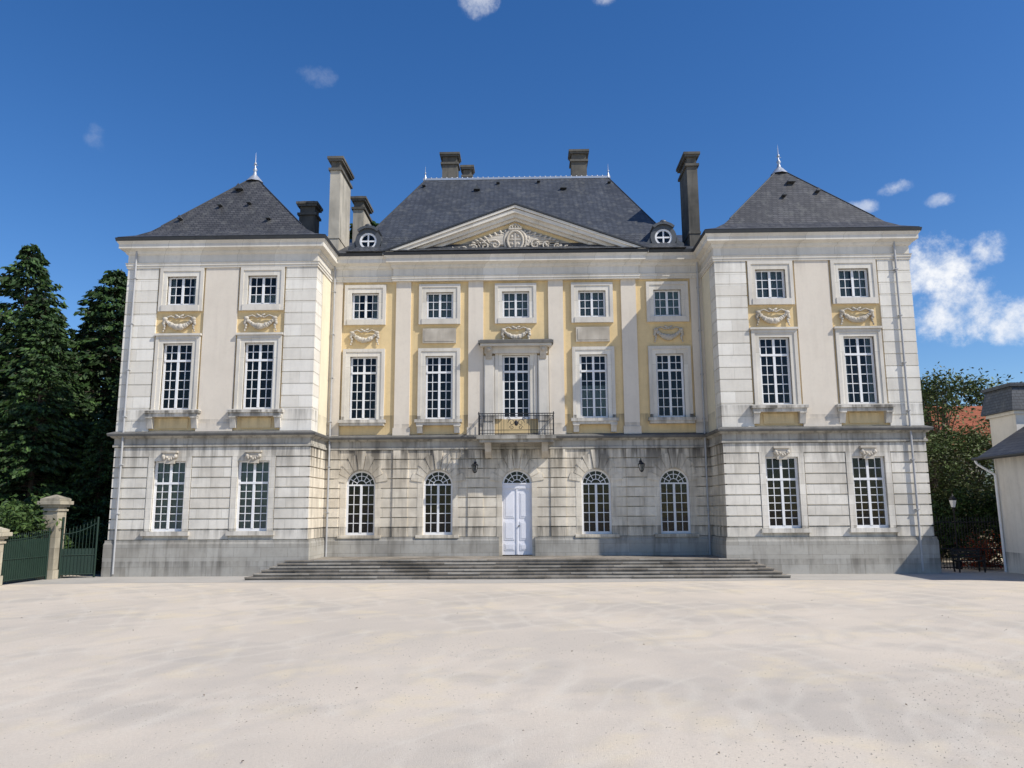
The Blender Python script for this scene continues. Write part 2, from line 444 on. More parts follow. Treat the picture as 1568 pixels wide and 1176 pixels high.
def arch(xc, zb, Y):
    r = .655; W = .90; H = 4.56-zc
    angs = sorted(set([i*7.5 for i in range(25)]+[math.degrees(math.atan2(H, W)), 180-math.degrees(math.atan2(H, W))]))
    inn = []; out = []
    for a in angs:
        c, s_ = math.cos(math.radians(a)), math.sin(math.radians(a))
        inn.append((xc+r*c, zc+r*s_)); k = min(W/max(abs(c), 1e-6), H/max(s_, 1e-6)); out.append((xc+k*c, zc+k*s_))
    for i in range(len(angs)-1):
        ashC.prism([inn[i], out[i], out[i+1], inn[i+1]], Y-.01, Y+.17)
    for q in (-1, 1):
        xa, xb = sorted((xc+q*.655, xc+q*.90)); ashC.box(xa, xb, Y-.01, Y+.17, zb, zc)
    for k in range(9):
        a0 = 9+k*18+1.0; a1 = 9+(k+1)*18-1.0
        ro = 1.10 if k % 2 else 1.22
        if k == 4: ro = 1.52
        if k in (3, 5): ro = 1.36
        p = [(xc+.70*math.cos(math.radians(a)), zc+.70*math.sin(math.radians(a))) for a in (a1, (a0+a1)/2, a0)]
        o = [(xc+ro*math.cos(math.radians(a)), min(5.22, zc+ro*math.sin(math.radians(a)))) for a in (a0, (a0+a1)/2, a1)]
        ashC.prism([p[2], *o, p[0], p[1]], Y-(.035 if k != 4 else .07), Y+.04)
def fanlight(xc, Y):
    y0 = Y+.17
    f = frame
    ri, ro = .575, .655
    P = arc_pts(1, 0, 180, 16)
    for i in range(16):
        f.prism([(xc+ri*P[i][0], zc+ri*P[i][1]), (xc+ro*P[i][0], zc+ro*P[i][1]), (xc+ro*P[i+1][0], zc+ro*P[i+1][1]), (xc+ri*P[i+1][0], zc+ri*P[i+1][1])], y0-.01, y0+.06)
    for rr in (.22, .42):
        for i in range(16):
            a, b = rr-.014, rr+.014
            f.prism([(xc+a*P[i][0], zc+a*P[i][1]), (xc+b*P[i][0], zc+b*P[i][1]), (xc+b*P[i+1][0], zc+b*P[i+1][1]), (xc+a*P[i+1][0], zc+a*P[i+1][1])], y0+.005, y0+.045)
    for a in (30, 60, 90, 120, 150):
        c, s_ = math.cos(math.radians(a)), math.sin(math.radians(a))
        nx, nz = -s_*.014, c*.014
        f.prism([(xc+.22*c-nx, zc+.22*s_-nz), (xc+.6*c-nx, zc+.6*s_-nz), (xc+.6*c+nx, zc+.6*s_+nz), (xc+.22*c+nx, zc+.22*s_+nz)], y0+.002, y0+.042)
    yg = y0+.03
    glass.add([(xc-.66, yg, zc+.05), (xc+.66, yg, zc+.05), (xc+.66, yg, zc+.7), (xc-.66, yg, zc+.7)], [(0, 1, 2, 3)])
for c in cx5:
    arch(c, 1.53 if c else .63, Y)
    fanlight(c, Y)
    if c:
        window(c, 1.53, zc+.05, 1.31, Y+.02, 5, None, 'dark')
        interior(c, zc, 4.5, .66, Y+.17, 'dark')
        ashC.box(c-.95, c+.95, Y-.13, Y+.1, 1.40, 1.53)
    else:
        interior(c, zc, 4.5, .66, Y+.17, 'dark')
wc = ['curtains', 'full', 'full', 'full', 'shutter']
w1 = ['dark', 'dark', 'dark', 'half', 'dark']
for i, c in enumerate(cx5):
    surround(c, 11.21, 12.47, 1.25, Y, .95, 12.84, 10.96)
    window(c, 11.21, 12.47, 1.25, Y, 3, None, wc[i])
    surround(c, 6.59, 9.49, 1.25, Y, .95, 9.84)
    window(c, 6.59, 9.49, 1.25, Y, 5, 8.75, w1[i], 2)
    if i in (1, 3):
        sill(c, 6.59, 6.33, 1.05, Y, 5.98, .24)
        relief.box(c-.76, c+.76, Y-.04, Y+.1, 10.08, 10.76); relief.box(c-.68, c+.68, Y-.055, Y+.1, 10.16, 10.68)
    elif i in (0, 4):
        sill(c, 6.59, 6.33, 1.05, Y, None, .24)
        swag(c, 10.42, 1.35, Y+.03, 1.0)
    else: swag(c, 10.48, 1.35, Y+.03, .95)
for q in (-1, 1):
    sur.box(q*.97, q*1.46, Y-.10, Y+.1, Z_S1-.05, 9.45)
    sur.box(q*1.02, q*1.40, Y-.13, Y, 6.5, 9.25)
    relief.prismx([(Y-.40, 9.87), (Y-.34, 9.7), (Y-.16, 9.3), (Y+.05, 9.3), (Y+.05, 9.87)][::1], q*1.08, q*1.36)
    relief.ball((q*1.22, Y-.3, 9.72), .13, 1, 1, 1)
sur.box(-1.42, 1.42, Y-.16, Y+.05, 9.55, 9.84)
wea.box(-1.68, 1.68, Y-.52, Y+.05, 9.95, 10.08); sur.box(-1.60, 1.60, Y-.45, Y+.05, 9.845, 9.95)
wea.prismx([(Y-.50, 10.08), (Y+.05, 10.08), (Y+.05, 10.24)], -1.62, 1.62)
stg.box(-1.72, 1.72, Y-1.0, Y+.05, 5.62, 5.78); stg.box(-1.62, 1.62, Y-.9, Y+.05, 5.48, 5.62)
for q in (-1, 1):
    relief.prismx([(Y-.75, 5.48), (Y-.5, 5.1), (Y-.08, 4.85), (Y+.02, 4.85), (Y+.02, 5.48)], q*1.1, q*1.38)
for s in (-1, 1):
    p = [(-Bx, 8.9), (-Bx, 0), (-A, 0), (-A, D0), (-.78, D0)]
    if s == 1: p = [(.78, D0), (A, D0), (A, 0), (Bx, 0), (Bx, 8.9)]
    plinth.sweep(p, [(-.2, -.4), (.10, -.4), (.10, 1.28), (.07, 1.36), (.07, 1.44), (-.2, 1.44)])
full = [(-Bx, 8.9), (-Bx, 0), (-A, 0), (-A, D0), (A, D0), (A, 0), (Bx, 0), (Bx, 8.9)]
cor = [(-Bx, 8.9), (-Bx, 0), (-A, 0), (-A, D0), (-5.6, D0), (-5.6, D0-.1), (5.6, D0-.1), (5.6, D0), (A, D0), (A, 0), (Bx, 0), (Bx, 8.9)]
stg.sweep(full, [(-.2, 5.25), (.06, 5.25), (.06, 5.34), (.02, 5.36), (.02, 5.60), (.10, 5.64), (.16, 5.70), (-.2, 5.70)])
wea.sweep(full, [(-.2, 5.701), (.22, 5.701), (.25, 5.78), (.24, 5.82), (-.05, 5.93), (-.2, 5.93)])
trim.sweep(cor, [(-.2, 12.98), (.05, 12.98), (.05, 13.08), (.08, 13.08), (.08, 13.17), (.11, 13.20), (.02, 13.22), (.02, 13.56), (.08, 13.60),
                 (.12, 13.66), (.12, 13.72), (.30, 13.80), (.32, 13.80), (.32, 13.98), (.36, 14.03), (.40, 14.10), (-.2, 14.10)])
lead.sweep(cor, [(-.2, 14.101), (.42, 14.101), (.45, 14.24), (.39, 14.27), (-.2, 14.3)])
# pediment: raking cornices, recessed tympanum
YP = D0-.1
tym = MB()
tym.prism([(-5.2, 14.1), (5.2, 14.1), (0, 15.98)], YP+.14, YP+.5)
yel.prism([(-4.5, 14.28), (4.5, 14.28), (0, 15.80)], YP+.11, YP+.3)
tym.prism([(-3.9, 14.28), (3.9, 14.28), (0, 15.6)], YP+.08, YP+.3)
def rake(xe, zt, za, th, o, mb, yb=.5):
    for s in (-1, 1):
        p = [(0, za-th), (s*xe, zt-th), (s*xe, zt), (0, za)]
        if s == -1: p = [p[1], p[0], p[3], p[2]]
        mb.prism(p, YP-o, YP+yb)
rake(5.6, 13.98, 15.96, .16, .04, trim); rake(5.75, 14.12, 16.12, .20, .20, trim); rake(5.95, 14.16, 16.27, .17, .36, trim); rake(6.05, 14.22, 16.43, .12, .42, trim)
rake(6.1, 14.30, 16.52, .075, .46, lead)
def ellring(xc, z0, rx, rz, r, y, n=26):
    relief.tube([(xc+rx*math.cos(2*math.pi*k/n), y, z0+rz*math.sin(2*math.pi*k/n)) for k in range(n+1)], r)
el_ = [(.34*math.cos(2*math.pi*k/20), 14.80+.44*math.sin(2*math.pi*k/20)) for k in range(20)]
relief.prism(el_, YP-.13, YP+.1)
ellring(0, 14.80, .36, .46, .06, YP-.15)
ellring(0, 14.80, .50, .58, .075, YP-.08)
relief.box(-.03, .03, YP-.17, YP-.1, 14.42, 15.18); relief.box(-.28, .28, YP-.165, YP-.1, 14.84, 14.90)
for k in range(4): relief.ball(((-.15 if k % 2 else .15), YP-.14, 14.65+.36*(k//2)), .07, 1, .5, 1)
relief.box(-.30, .30, YP-.18, YP+.1, 15.34, 15.42)
for k in range(5):
    x = -.26+.13*k; relief.tube([(x, YP-.13, 15.40), (x*.9, YP-.16, 15.52+.05*math.cos(k-2)), (0, YP-.13, 15.62)], .028); relief.ball((x, YP-.17, 15.45), .035)
for s in (-1, 1):
    for k in range(9):
        a = math.radians(6+k*8.5); L = 1.55-.07*k
        r0 = .55; x0, z0 = r0*math.cos(a), 14.62+r0*math.sin(a)*.9
        x1, z1 = (r0+L*.75)*math.cos(a)*1.2, 14.50+(r0+L*.75)*math.sin(a)*.62
        z1 = min(z1, 15.50-.36*abs(x1))
        relief.cyl((s*x0, YP-.05, z0), (s*x1, YP-.02, z1), .085, .025, 6)
        relief.ball((s*x1, YP-.04, z1), .075, 1.5, .7, .8, rot=s*a)
    for (x, z, r) in ((.92, 14.62, .24), (1.42, 14.55, .20), (1.9, 14.48, .16), (2.35, 14.43, .12)):
        pts = [(s*(x+r*(1-k/15)*math.cos(k*.6+1)), YP-.13, z+r*(1-k/15)*math.sin(k*.6+1)) for k in range(14)]
        relief.tube(pts, .045)
    relief.tube([(s*.4, YP-.08, 14.42), (s*1.0, YP-.12, 14.36), (s*1.9, YP-.12, 14.40), (s*2.6, YP-.08, 14.34), (s*2.95, YP-.02, 14.38)], .055)
    for k in range(100):
        t = rnd()**1.1; x = s*(.5+2.6*t); top = 14.38+(1-t)*.62
        z = ru(14.33, top)
        relief.ball((x, YP+.03-.16*rnd(), z), ru(.035, .085), ru(1.0, 2.2), .9, ru(.4, .9), rot=ru(-1.5, 1.5))

# ---- roofs
rfM = MB(); rfW = MB()
def ringroof(mb, rings, top):
    vs = []; fs = []
    for (x0, x1, y0, y1, z) in rings: vs += [(x0, y0, z), (x1, y0, z), (x1, y1, z), (x0, y1, z)]
    n = len(rings)
    for i in range(n-1):
        for k in range(4): fs.append((4*i+k, 4*i+(k+1) % 4, 4*i+4+(k+1) % 4, 4*i+4+k))
    b = 4*(n-1); o = len(vs)
    if len(top) == 1:
        vs.append(top[0]); fs += [(b+k, b+(k+1) % 4, o) for k in range(4)]
    else:
        vs += list(top)
        fs += [(b, b+1, o+1, o), (b+1, b+2, o+1), (b+2, b+3, o, o+1), (b+3, b, o)]
    fs.append((3, 2, 1, 0))
    mb.add(vs, fs)
for s in (-1, 1):
    x0, x1 = sorted((s*8.08, s*17.10))
    R = []
    for ins, z in ((0, 14.28), (.55, 14.50), (1.0, 14.82), (1.3, 15.14)):
        R.append((x0+ins*1.05, x1-ins*1.05, -.41+ins*.8, 6.9-ins*.8, z))
    AP = (s*12.6, 3.2, 18.6)
    ringroof(rfW, R, [AP])
    for (cx_, cy_) in ((R[3][0], R[3][2]), (R[3][1], R[3][2])):
        lead.cyl((cx_, cy_, 15.14), AP, .03, .03, 5)
R = [(-7.75, 7.75, D0-.6, 14.9, 14.28), (-7.45, 7.45, D0-.25, 14.5, 14.50), (-7.2, 7.2, D0+.15, 14.1, 14.90), (-7.05, 7.05, D0+.45, 13.8, 15.32)]
ringroof(rfM, R, [(-5.04, 8.4, 20.6), (5.04, 8.4, 20.6)])
for s in (-1, 1): lead.cyl((s*7.05, D0+.45, 15.32), (s*5.04, 8.4, 20.6), .03, .03, 5)
rfM.add([(-6.05, YP-.42, 14.29), (0, YP-.42, 16.50), (6.05, YP-.42, 14.29), (-6.05, 6.5, 14.29), (0, 6.5, 16.50), (6.05, 6.5, 14.29)], [(0, 1, 4, 3), (1, 2, 5, 4)])
for s in (-1, 1):
    rfM.prismx([(D0-.4, 14.27), (11.5, 14.27), (8.0, 17.1)], s*5.5, s*12.6)
zr = MB()
zr.box(-5.15, 5.15, 8.32, 8.48, 20.56, 20.68)
for k in range(36):
    x = -5.0+10*k/35; zr.ball((x, 8.4, 20.71), .05, n=5, m=3)
for s in (-1, 1):
    zr.cyl((s*5.04, 8.4, 20.6), (s*5.04, 8.4, 20.9), .10, .03, 8); zr.cyl((s*5.04, 8.4, 20.9), (s*5.04, 8.4, 21.4), .018, .006, 6); zr.ball((s*5.04, 8.4, 21.0), .05)
    zr.lathe((s*12.6, 3.2, 18.6), [(.42, -.32), (.2, -.05), (.10, .05), (.06, .25), (.11, .33), (.05, .42), (.02, .55), (.015, 1.0), (0, 1.25)], 8)
    zr.box(s*12.6-.12, s*12.6+.12, 3.19, 3.21, 19.15, 19.17)
    zr.ball((s*12.6, 3.2, 19.25), .07)
vent = MB()
def vent_at(x, y, z, sz=.16):
    vent.prism([(x-sz, z-.02), (x+sz, z-.02), (x, z+sz*1.3)], y-.25, y+.25)
def mainz(y): return 15.32+(y-(D0+.45))/(8.4-(D0+.45))*(20.6-15.32)
def wingz(y): return 15.14+(y-(-.41+1.04))/(3.2-.63)*(18.6-15.14)
for x, y in ((-2.1, 7.2), (2.5, 7.2), (-5.0, 7.7), (-1.0, 7.9), (5.0, 7.8), (1.2, 8.0)): vent_at(x, y, mainz(y), .17 if y < 7.5 else .09)
for x, y, q in ((-13.0, 2.45, .19), (-13.5, 1.6, .1), (-12.2, 1.7, .1), (-15.0, .95, .1), (-11.0, .9, .1), (12.8, 2.4, .19), (12.2, 1.7, .1), (13.8, 1.9, .1)): vent_at(x, y, wingz(y), q)

dm = MB(); dw = MB()
for s in (-1, 1):
    xc = s*6.82; z0 = 14.93; yf = D0-.12
    P = arc_pts(1, 0, 360, 24)
    for i in range(24):
        for (ri, ro, ya, yb, mb) in ((.40, .60, yf, yf+2.2, dm), (.31, .40, yf+.03, yf+.15, dw)):
            mb.prism([(xc+ri*P[i][0], z0+ri*P[i][1]), (xc+ro*P[i][0], z0+ro*P[i][1]), (xc+ro*P[i+1][0], z0+ro*P[i+1][1]), (xc+ri*P[i+1][0], z0+ri*P[i+1][1])], ya, yb)
    for i in range(3, 9):
        dm.prism([(xc+.6*P[i][0], z0+.6*P[i][1]), (xc+.72*P[i][0], z0+.72*P[i][1]), (xc+.72*P[i+1][0], z0+.72*P[i+1][1]), (xc+.6*P[i+1][0], z0+.6*P[i+1][1])], yf-.12, yf+1.8)
    dw.box(xc-.035, xc+.035, yf+.05, yf+.11, z0-.32, z0+.32); dw.box(xc-.32, xc+.32, yf+.052, yf+.108, z0-.035, z0+.035)
    glass.add([(xc+.33*p[0], yf+.08, z0+.33*p[1]) for p in P[:-1]], [tuple(range(24))])
    dark.box(xc-.45, xc+.45, yf+.5, yf+.55, z0-.45, z0+.45)
    dm.box(xc-.8, xc+.8, yf+.02, yf+1, 14.25, 14.42)
    for q in (-1, 1):
        dm.prism([(xc+q*.55, 14.42), (xc+q*.95, 14.42), (xc+q*.80, 14.62), (xc+q*.62, 14.95)][::q], yf+.03, yf+.9)
        dm.cyl((xc+q*.78, yf, 14.55), (xc+q*.78, yf+.8, 14.55), .15, .15, 12)
    dm.ball((xc, yf-.05, z0+.72), .12, 1.4, .8, .8)
dm.make('dormer_bodies', M_lead, CH); dw.make('dormer_windows', M_white, CH)

ch = MB(); chd = MB()
def chimney(x0, x1, y0, y1, zb, zt, mb):
    mb.box(x0, x1, y0, y1, zb, zt-.75)
    mb.box(x0-.03, x1+.03, y0-.03, y1+.03, zb+1.3, zb+1.4)
    chd.box(x0+.03, x1-.03, y0+.03, y1-.03, zt-.76, zt-.3)
    chd.box(x0-.08, x1+.08, y0-.08, y1+.08, zt-.80, zt-.68)
    chd.box(x0-.09, x1+.09, y0-.09, y1+.09, zt-.34, zt-.24)
    chd.box(x0-.14, x1+.14, y0-.14, y1+.14, zt-.24, zt-.12)
    chd.add([(x0-.1, y0-.1, zt-.12), (x1+.1, y0-.1, zt-.12), (x1+.1, y1+.1, zt-.12), (x0-.1, y1+.1, zt-.12),
             (x0+.12, y0+.12, zt), (x1-.12, y0+.12, zt), (x1-.12, y1-.12, zt), (x0+.12, y1-.12, zt)],
            [(0, 1, 5, 4), (1, 2, 6, 5), (2, 3, 7, 6), (3, 0, 4, 7), (4, 5, 6, 7)])
chimney(-8.85, -8.35, 2.9, 5.0, 14.0, 19.5, ch); chimney(-8.5, -7.95, 6.3, 8.0, 14.0, 18.9, ch)
chimney(8.15, 8.65, 2.9, 4.6, 14.0, 19.45, chd); chimney(-10.8, -10.0, 4.6, 5.4, 14.5, 17.95, chd)
chimney(-4.15, -3.30, 8.7, 9.5, 18.5, 22.45, chd); chimney(-3.05, -2.55, 9.3, 9.9, 18.5, 21.95, chd); chimney(3.05, 3.9, 8.7, 9.5, 18.5, 22.5, chd)

for x, yy, z0 in ((-16.35, -.1, .1), (16.1, -.1, .1), (-8.32, D0-.1, .63), (8.3, D0-.1, .63)):
    pipes.cyl((x, yy, z0), (x, yy, 13.75), .045, .045, 8)
    pipes.cyl((x, yy, 13.75), (x, yy-.25, 14.15), .045, .045, 8)
    for z in (2.5, 4.5, 6.5, 8.5, 10.5, 12.5): pipes.box(x-.07, x+.07, yy-.055, yy+.12, z, z+.035)

ash.make('wing_ground_storey', M_ashlar, CH); ashC.make('court_ground_storey', M_ashlarC, CH); quo.make('quoins', M_quoin, CH)
pil.make('pilasters', M_pil, CH); yel.make('yellow_walls', M_yel, CH); cre.make('return_walls', M_cream, CH); tym.make('tympanum', M_tymp, CH)
sur.make('window_surrounds', [M_surr, M_trim], CH); trim.make('cornice_and_pediment', M_trim, CH); stg.make('string_course', M_string, CH)
wea.make('weathered_cappings', M_weath, CH); frame.make('window_frames', M_white, CH); glass.make('window_panes', M_glass, CH)
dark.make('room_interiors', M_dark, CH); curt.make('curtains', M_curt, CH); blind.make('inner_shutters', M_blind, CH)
plinth.make('plinth', M_plinth, CH); relief.make('carved_reliefs', M_relief, CH); lead.make('gutters', M_gutter, CH)
pipes.make('drainpipes', M_pipe, CH); rfM.make('main_roof', M_slate, CH); rfW.make('wing_roofs', M_slateW, CH)
zr.make('roof_finials', M_zinc, CH); vent.make('roof_vents', M_lead, CH); ch.make('chimneys', M_chim, CH); chd.make('chimney_heads', M_chimd, CH)
bw = MB(); bw.box(-A, A, 13.9, 14.3, 0, 14.2); bw.make('back_wall', M_quoin, CH)

dr = MB()
yd = D0+.15
for s in (-1, 1):
    xa, xb = sorted((s*.012, s*.66))
    dr.box(xa, xb, yd, yd+.06, .66, 3.52)
    for (za, zb_) in ((.85, 1.15), (1.3, 2.1), (2.25, 3.35)):
        dr.box(xa+.1, xb-.1, yd-.018, yd+.01, za, zb_); dr.box(xa+.16, xb-.16, yd-.03, yd, za+.06, zb_-.06)
dr.box(-.035, .035, yd-.035, yd, .68, 3.5)
dr.box(-.66, .66, yd-.05, yd+.08, 3.52, 3.74); dr.box(-.66, .66, yd-.08, yd+.08, 3.70, 3.76)
dr.cyl((.08, yd-.09, 1.9), (.08, yd, 1.9), .03, .03, 8, 1)
dr.make('door', [M_door, M_iron], CH)
br = MB()
yr = D0-.93
for z in (5.85, 6.0, 6.62): br.box(-1.62, 1.62, yr-.012, yr+.012, z-.012, z+.012)
br.box(-1.66, 1.66, yr-.025, yr+.025, 6.70, 6.735)
for s in (-1, 1):
    for z in (5.86, 6.61, 6.71): br.box(s*1.62-.014, s*1.62+.014, yr, D0, z-.014, z+.014)
    for k in range(8): y = yr+.11*k; br.box(s*1.62-.01, s*1.62+.01, y-.01, y+.01, 5.78, 6.7)
    br.box(s*1.62-.02, s*1.62+.02, yr-.02, yr+.02, 5.75, 6.8)
for k in range(28):
    x = -1.6+3.2*k/27
    if abs(x) > .42: br.box(x-.008, x+.008, yr-.008, yr+.008, 5.78, 6.7)
for s in (-1, 1):
    for (cx_, cz_, r) in ((.2, 6.32, .16), (.2, 6.1, .1), (.32, 6.48, .08)):
        br.tube([(s*(cx_+r*(1-k/18)*math.cos(k*.55)), yr, cz_+r*(1-k/18)*math.sin(k*.55)) for k in range(15)], .013, 5)
br.ball((0, yr, 6.3), .09, 1, .4, 1.4)
br.make('balcony_railing', M_iron, CH)

# ------------------------------------------------------------------ steps
st = MB()
for k in range(6):
    e = 10.28-.2*k; yf = -1.95+.33*k; zt = .105*(k+1)
    st.box(-e, e, yf, -.12, zt-.105-(.3 if k == 0 else 0), zt)
    x = -e-.015
    while x < e:
        L = ru(1.1, 2.2); x2 = min(x+L, e+.015); dz = ru(-.006, .006); dy = ru(-.015, .015)
        st.box(x+.006, x2-.006, yf-.03+dy, yf+.12, zt-.04+dz, zt+.007+dz, 0 if rnd() < .6 else 1); x = x2
st.box(-8.38, 8.38, -.12, D0-.11, .0, .628)
M_step2 = stone('step_stone_worn', (.40, .37, .32), (.14, .125, .10), .8, None, 0, (), .5)
st.make('entrance_steps', [M_step, M_step2], None)

def wall_lantern(x, z, Y, name):
    m = MB()
    m.box(x-.04, x+.04, Y-.03, Y, z-.15, z+.25)
    m.tube([(x, Y-.03, z+.2), (x, Y-.25, z+.33), (x, Y-.42, z+.2)], .016)
    c = (x, Y-.42, z-.12)
    m.lathe(c, [(.02, .34), (.05, .28), (.15, .2), (.16, .18), (.02, .17)], 6, 0, False)
    for k in range(6):
        a = math.pi*k/3; m.cyl((x+.14*math.cos(a), c[1]+.14*math.sin(a), z+.06), (x+.08*math.cos(a), c[1]+.08*math.sin(a), z-.22), .01, .01, 4)
    m.lathe(c, [(.13, .17), (.075, -.09)], 6, 1, False)
    m.lathe(c, [(.0, -.16), (.05, -.14), (.09, -.09), (.0, -.09)], 6, 0, False)
    m.make(name, [M_iron, M_glass])
wall_lantern(-1.82, 4.45, D0-.05, 'wall_lantern'); wall_lantern(5.42, 4.45, D0-.05, 'wall_lantern.001')

# ------------------------------------------------------------------ ground
def groundmat():
    m, nt, b = newmat('sandy_gravel', .95, .15)
    o, x, y, z = objco(nt)
    big = noise(nt, o, .16, 3, .6); mid = noise(nt, o, .55, 3, .7); fine = noise(nt, o, 22, 3, .75); sp = noise(nt, o, 75, 2, .7)
    c = mixc(nt, mapr(nt, big, .40, .60), (.55, .485, .405), (.65, .565, .46))
    c = mixc(nt, mapr(nt, mid, .52, .66, 0, .5), c, (.70, .59, .40))
    mid2 = noise(nt, comb(nt, mth(nt, 'ADD', x, 31.0), mth(nt, 'MULTIPLY', y, 1.3), 4.0), .35, 3, .7)
    worn = mapr(nt, mid2, .50, .66)
    c = mixc(nt, mth(nt, 'MULTIPLY', worn, .42), c, (.41, .38, .34))
    for (cx_, cy_, fr, ph) in ((24.0, -34.0, .55, 0.3), (-30.0, -20.0, .47, 1.1)):
        dx = mth(nt, 'ADD', x, -cx_); dy = mth(nt, 'ADD', y, -cy_)
        rad = mth(nt, 'SQRT', mth(nt, 'ADD', mth(nt, 'MULTIPLY', dx, dx), mth(nt, 'MULTIPLY', dy, dy)))
        rad = mth(nt, 'ADD', rad, mth(nt, 'MULTIPLY', big, 4.0))
        w_ = mth(nt, 'ABSOLUTE', mth(nt, 'SUBTRACT', mth(nt, 'FRACT', mth(nt, 'ADD', mth(nt, 'MULTIPLY', rad, fr), ph)), .5))
        tr = mth(nt, 'MULTIPLY', mapr(nt, w_, .0, .12, 1, 0, True), mapr(nt, mid, .40, .58))
        c = mixc(nt, mth(nt, 'MULTIPLY', tr, .34), c, (.46, .42, .37))
        tr2 = mth(nt, 'MULTIPLY', mapr(nt, w_, .12, .22, 0, 1, True), mapr(nt, w_, .30, .22, 0, 1, True))
        c = mixc(nt, mth(nt, 'MULTIPLY', mth(nt, 'MULTIPLY', tr2, mapr(nt, mid2, .42, .55)), .30), c, (.70, .64, .54))
    c = mixc(nt, mapr(nt, fine, .35, .7, 0, .36), c, (.42, .37, .30))
    g1 = mth(nt, 'MULTIPLY', mapr(nt, sp, .56, .70), mth(nt, 'ADD', mth(nt, 'MULTIPLY', worn, .55), .2))
    c = mixc(nt, g1, c, (.20, .18, .15))
    c = mixc(nt, mapr(nt, sp, .3, .42, .4, 0), c, (.76, .71, .62))
    nt.links.new(c, b.inputs['Base Color'])
    h = mth(nt, 'ADD', mth(nt, 'ADD', mth(nt, 'MULTIPLY', fine, .5), mth(nt, 'MULTIPLY', sp, .5)), mth(nt, 'MULTIPLY', mid, .8))
    bump(nt, b, h, .6, .025)
    return m
M_ground = groundmat()
g = MB(); g.add([(-900, -600, 0), (900, -600, 0), (900, 1200, 0), (-900, 1200, 0)], [(0, 1, 2, 3)])
g.make('ground', M_ground)
M_pave = stone('asphalt_strip', (.42, .395, .355), (.28, .265, .24), .5, None, 0, (), .2)
pv = MB(); n = 60
vs = [(-40+80*i/n, -3.2+.35*math.sin(i*.37)+ru(-.12, .12), .004) for i in range(n+1)]+[(40, .2, .004), (-40, .2, .004)]
pv.add(vs, [tuple(range(len(vs)))])
pv.make('paved_strip', M_pave)
gv = MB()
for k in range(8000):
    if rnd() < .5: y = -24.8+abs(random.gauss(0, 3.0))
    else: y = ru(-24.8, -6)
    x = ru(-17, 17)
    if rnd() < .5:
        cc = random.choice(((-3.0, -21), (7.5, -22), (9.5, -19), (4, -23.5), (-1, -17), (7, -20.5))); x = cc[0]+random.gauss(0, 1.5); y = cc[1]+random.gauss(0, .9)
    r = ru(.003, .011)*(1.5 if rnd() < .06 else 1)
    a = rnd()*6.28; q = []
    for i in range(4): q.append((x+r*math.cos(a+i*1.57)*ru(.7, 1.3), y+r*math.sin(a+i*1.57)*ru(.7, 1.3), .0))
    t = (x, y, r*ru(.6, 1.1))
    gv.add(q+[t], [(0, 1, 4), (1, 2, 4), (2, 3, 4), (3, 0, 4)])
gv.make('gravel', M_gvl)
lf = MB()
for k in range(40):
    x = ru(-15, 15); y = ru(-24, -5); r = ru(.015, .032); a = rnd()*6.28
    lf.add([(x-r*math.cos(a), y-r*math.sin(a), .01), (x+r*.5*math.sin(a), y-r*.5*math.cos(a), .025), (x+r*math.cos(a), y+r*math.sin(a), .012), (x-r*.5*math.sin(a), y+r*.5*math.cos(a), .03)], [(0, 1, 2, 3)])
lf.make('fallen_leaves', M_leafdry)

# ------------------------------------------------------------------ vegetation
def leafmat(name, c):
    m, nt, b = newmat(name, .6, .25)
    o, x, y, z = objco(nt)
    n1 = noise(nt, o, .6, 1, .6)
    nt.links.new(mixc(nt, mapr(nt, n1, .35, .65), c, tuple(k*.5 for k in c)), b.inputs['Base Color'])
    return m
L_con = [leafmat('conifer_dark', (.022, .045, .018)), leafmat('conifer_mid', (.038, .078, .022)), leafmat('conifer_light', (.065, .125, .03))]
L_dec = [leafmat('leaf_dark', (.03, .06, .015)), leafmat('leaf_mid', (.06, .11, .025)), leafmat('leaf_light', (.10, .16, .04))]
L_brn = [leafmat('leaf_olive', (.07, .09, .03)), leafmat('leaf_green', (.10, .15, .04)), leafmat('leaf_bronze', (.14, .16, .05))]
def leaf(mb, p, r, mi, droop=None):
    a = Vector((random.gauss(0, 1), random.gauss(0, 1), random.gauss(0, .6))).normalized()
    if droop is not None: a = (a*.6+droop).normalized()
    b = a.cross(Vector((random.gauss(0, 1), random.gauss(0, 1), random.gauss(0, 1)))).normalized()
    mb.add([p-a*r, p-b*r*.42, p+a*r, p+b*r*.42], [(0, 1, 2, 3)], mi)
def conifer(H, Rr, nb=210, dens=34, ls=.22, seed=1, pw=.8):
    random.seed(seed); m = MB()
    m.cyl((0, 0, 0), (0, 0, H*.97), H*.016, .03, 8, 0)
    for i in range(nb):
        t = (i/nb)**.85*.97+.03; z = H*t
        L = Rr*(1-t)**pw*ru(.68, 1.15)+.25
        a = rnd()*6.28; dz = ru(-.28, .02)*L+(.25*L if t > .8 else 0)
        e = Vector((math.cos(a)*L, math.sin(a)*L, z+dz)); o = Vector((0, 0, z))
        mid = (o+e)/2+Vector((0, 0, L*.1))
        m.cyl(o, mid, .05*(1-t)+.02, .02, 4, 0, cap=False); m.cyl(mid, e, .02, .008, 4, 0, cap=False)
        n = int(dens*(.35+L/Rr))
        side = Vector((-math.sin(a), math.cos(a), 0))
        for k in range(n):
            u = ru(.12, 1)**.75
            p = o.lerp(mid, u*2) if u < .5 else mid.lerp(e, u*2-1)
            sp = .30*L*(1-u)+.16
            p = p+side*random.gauss(0, sp*.6)+Vector((0, 0, ru(-.38, .06)*(.35+.4*(1-t))))
            dd = Vector((math.cos(a)*.7, math.sin(a)*.7, -.55))
            q = rnd()+.35*u
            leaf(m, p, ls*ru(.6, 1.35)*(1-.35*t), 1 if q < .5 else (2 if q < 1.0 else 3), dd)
    return m
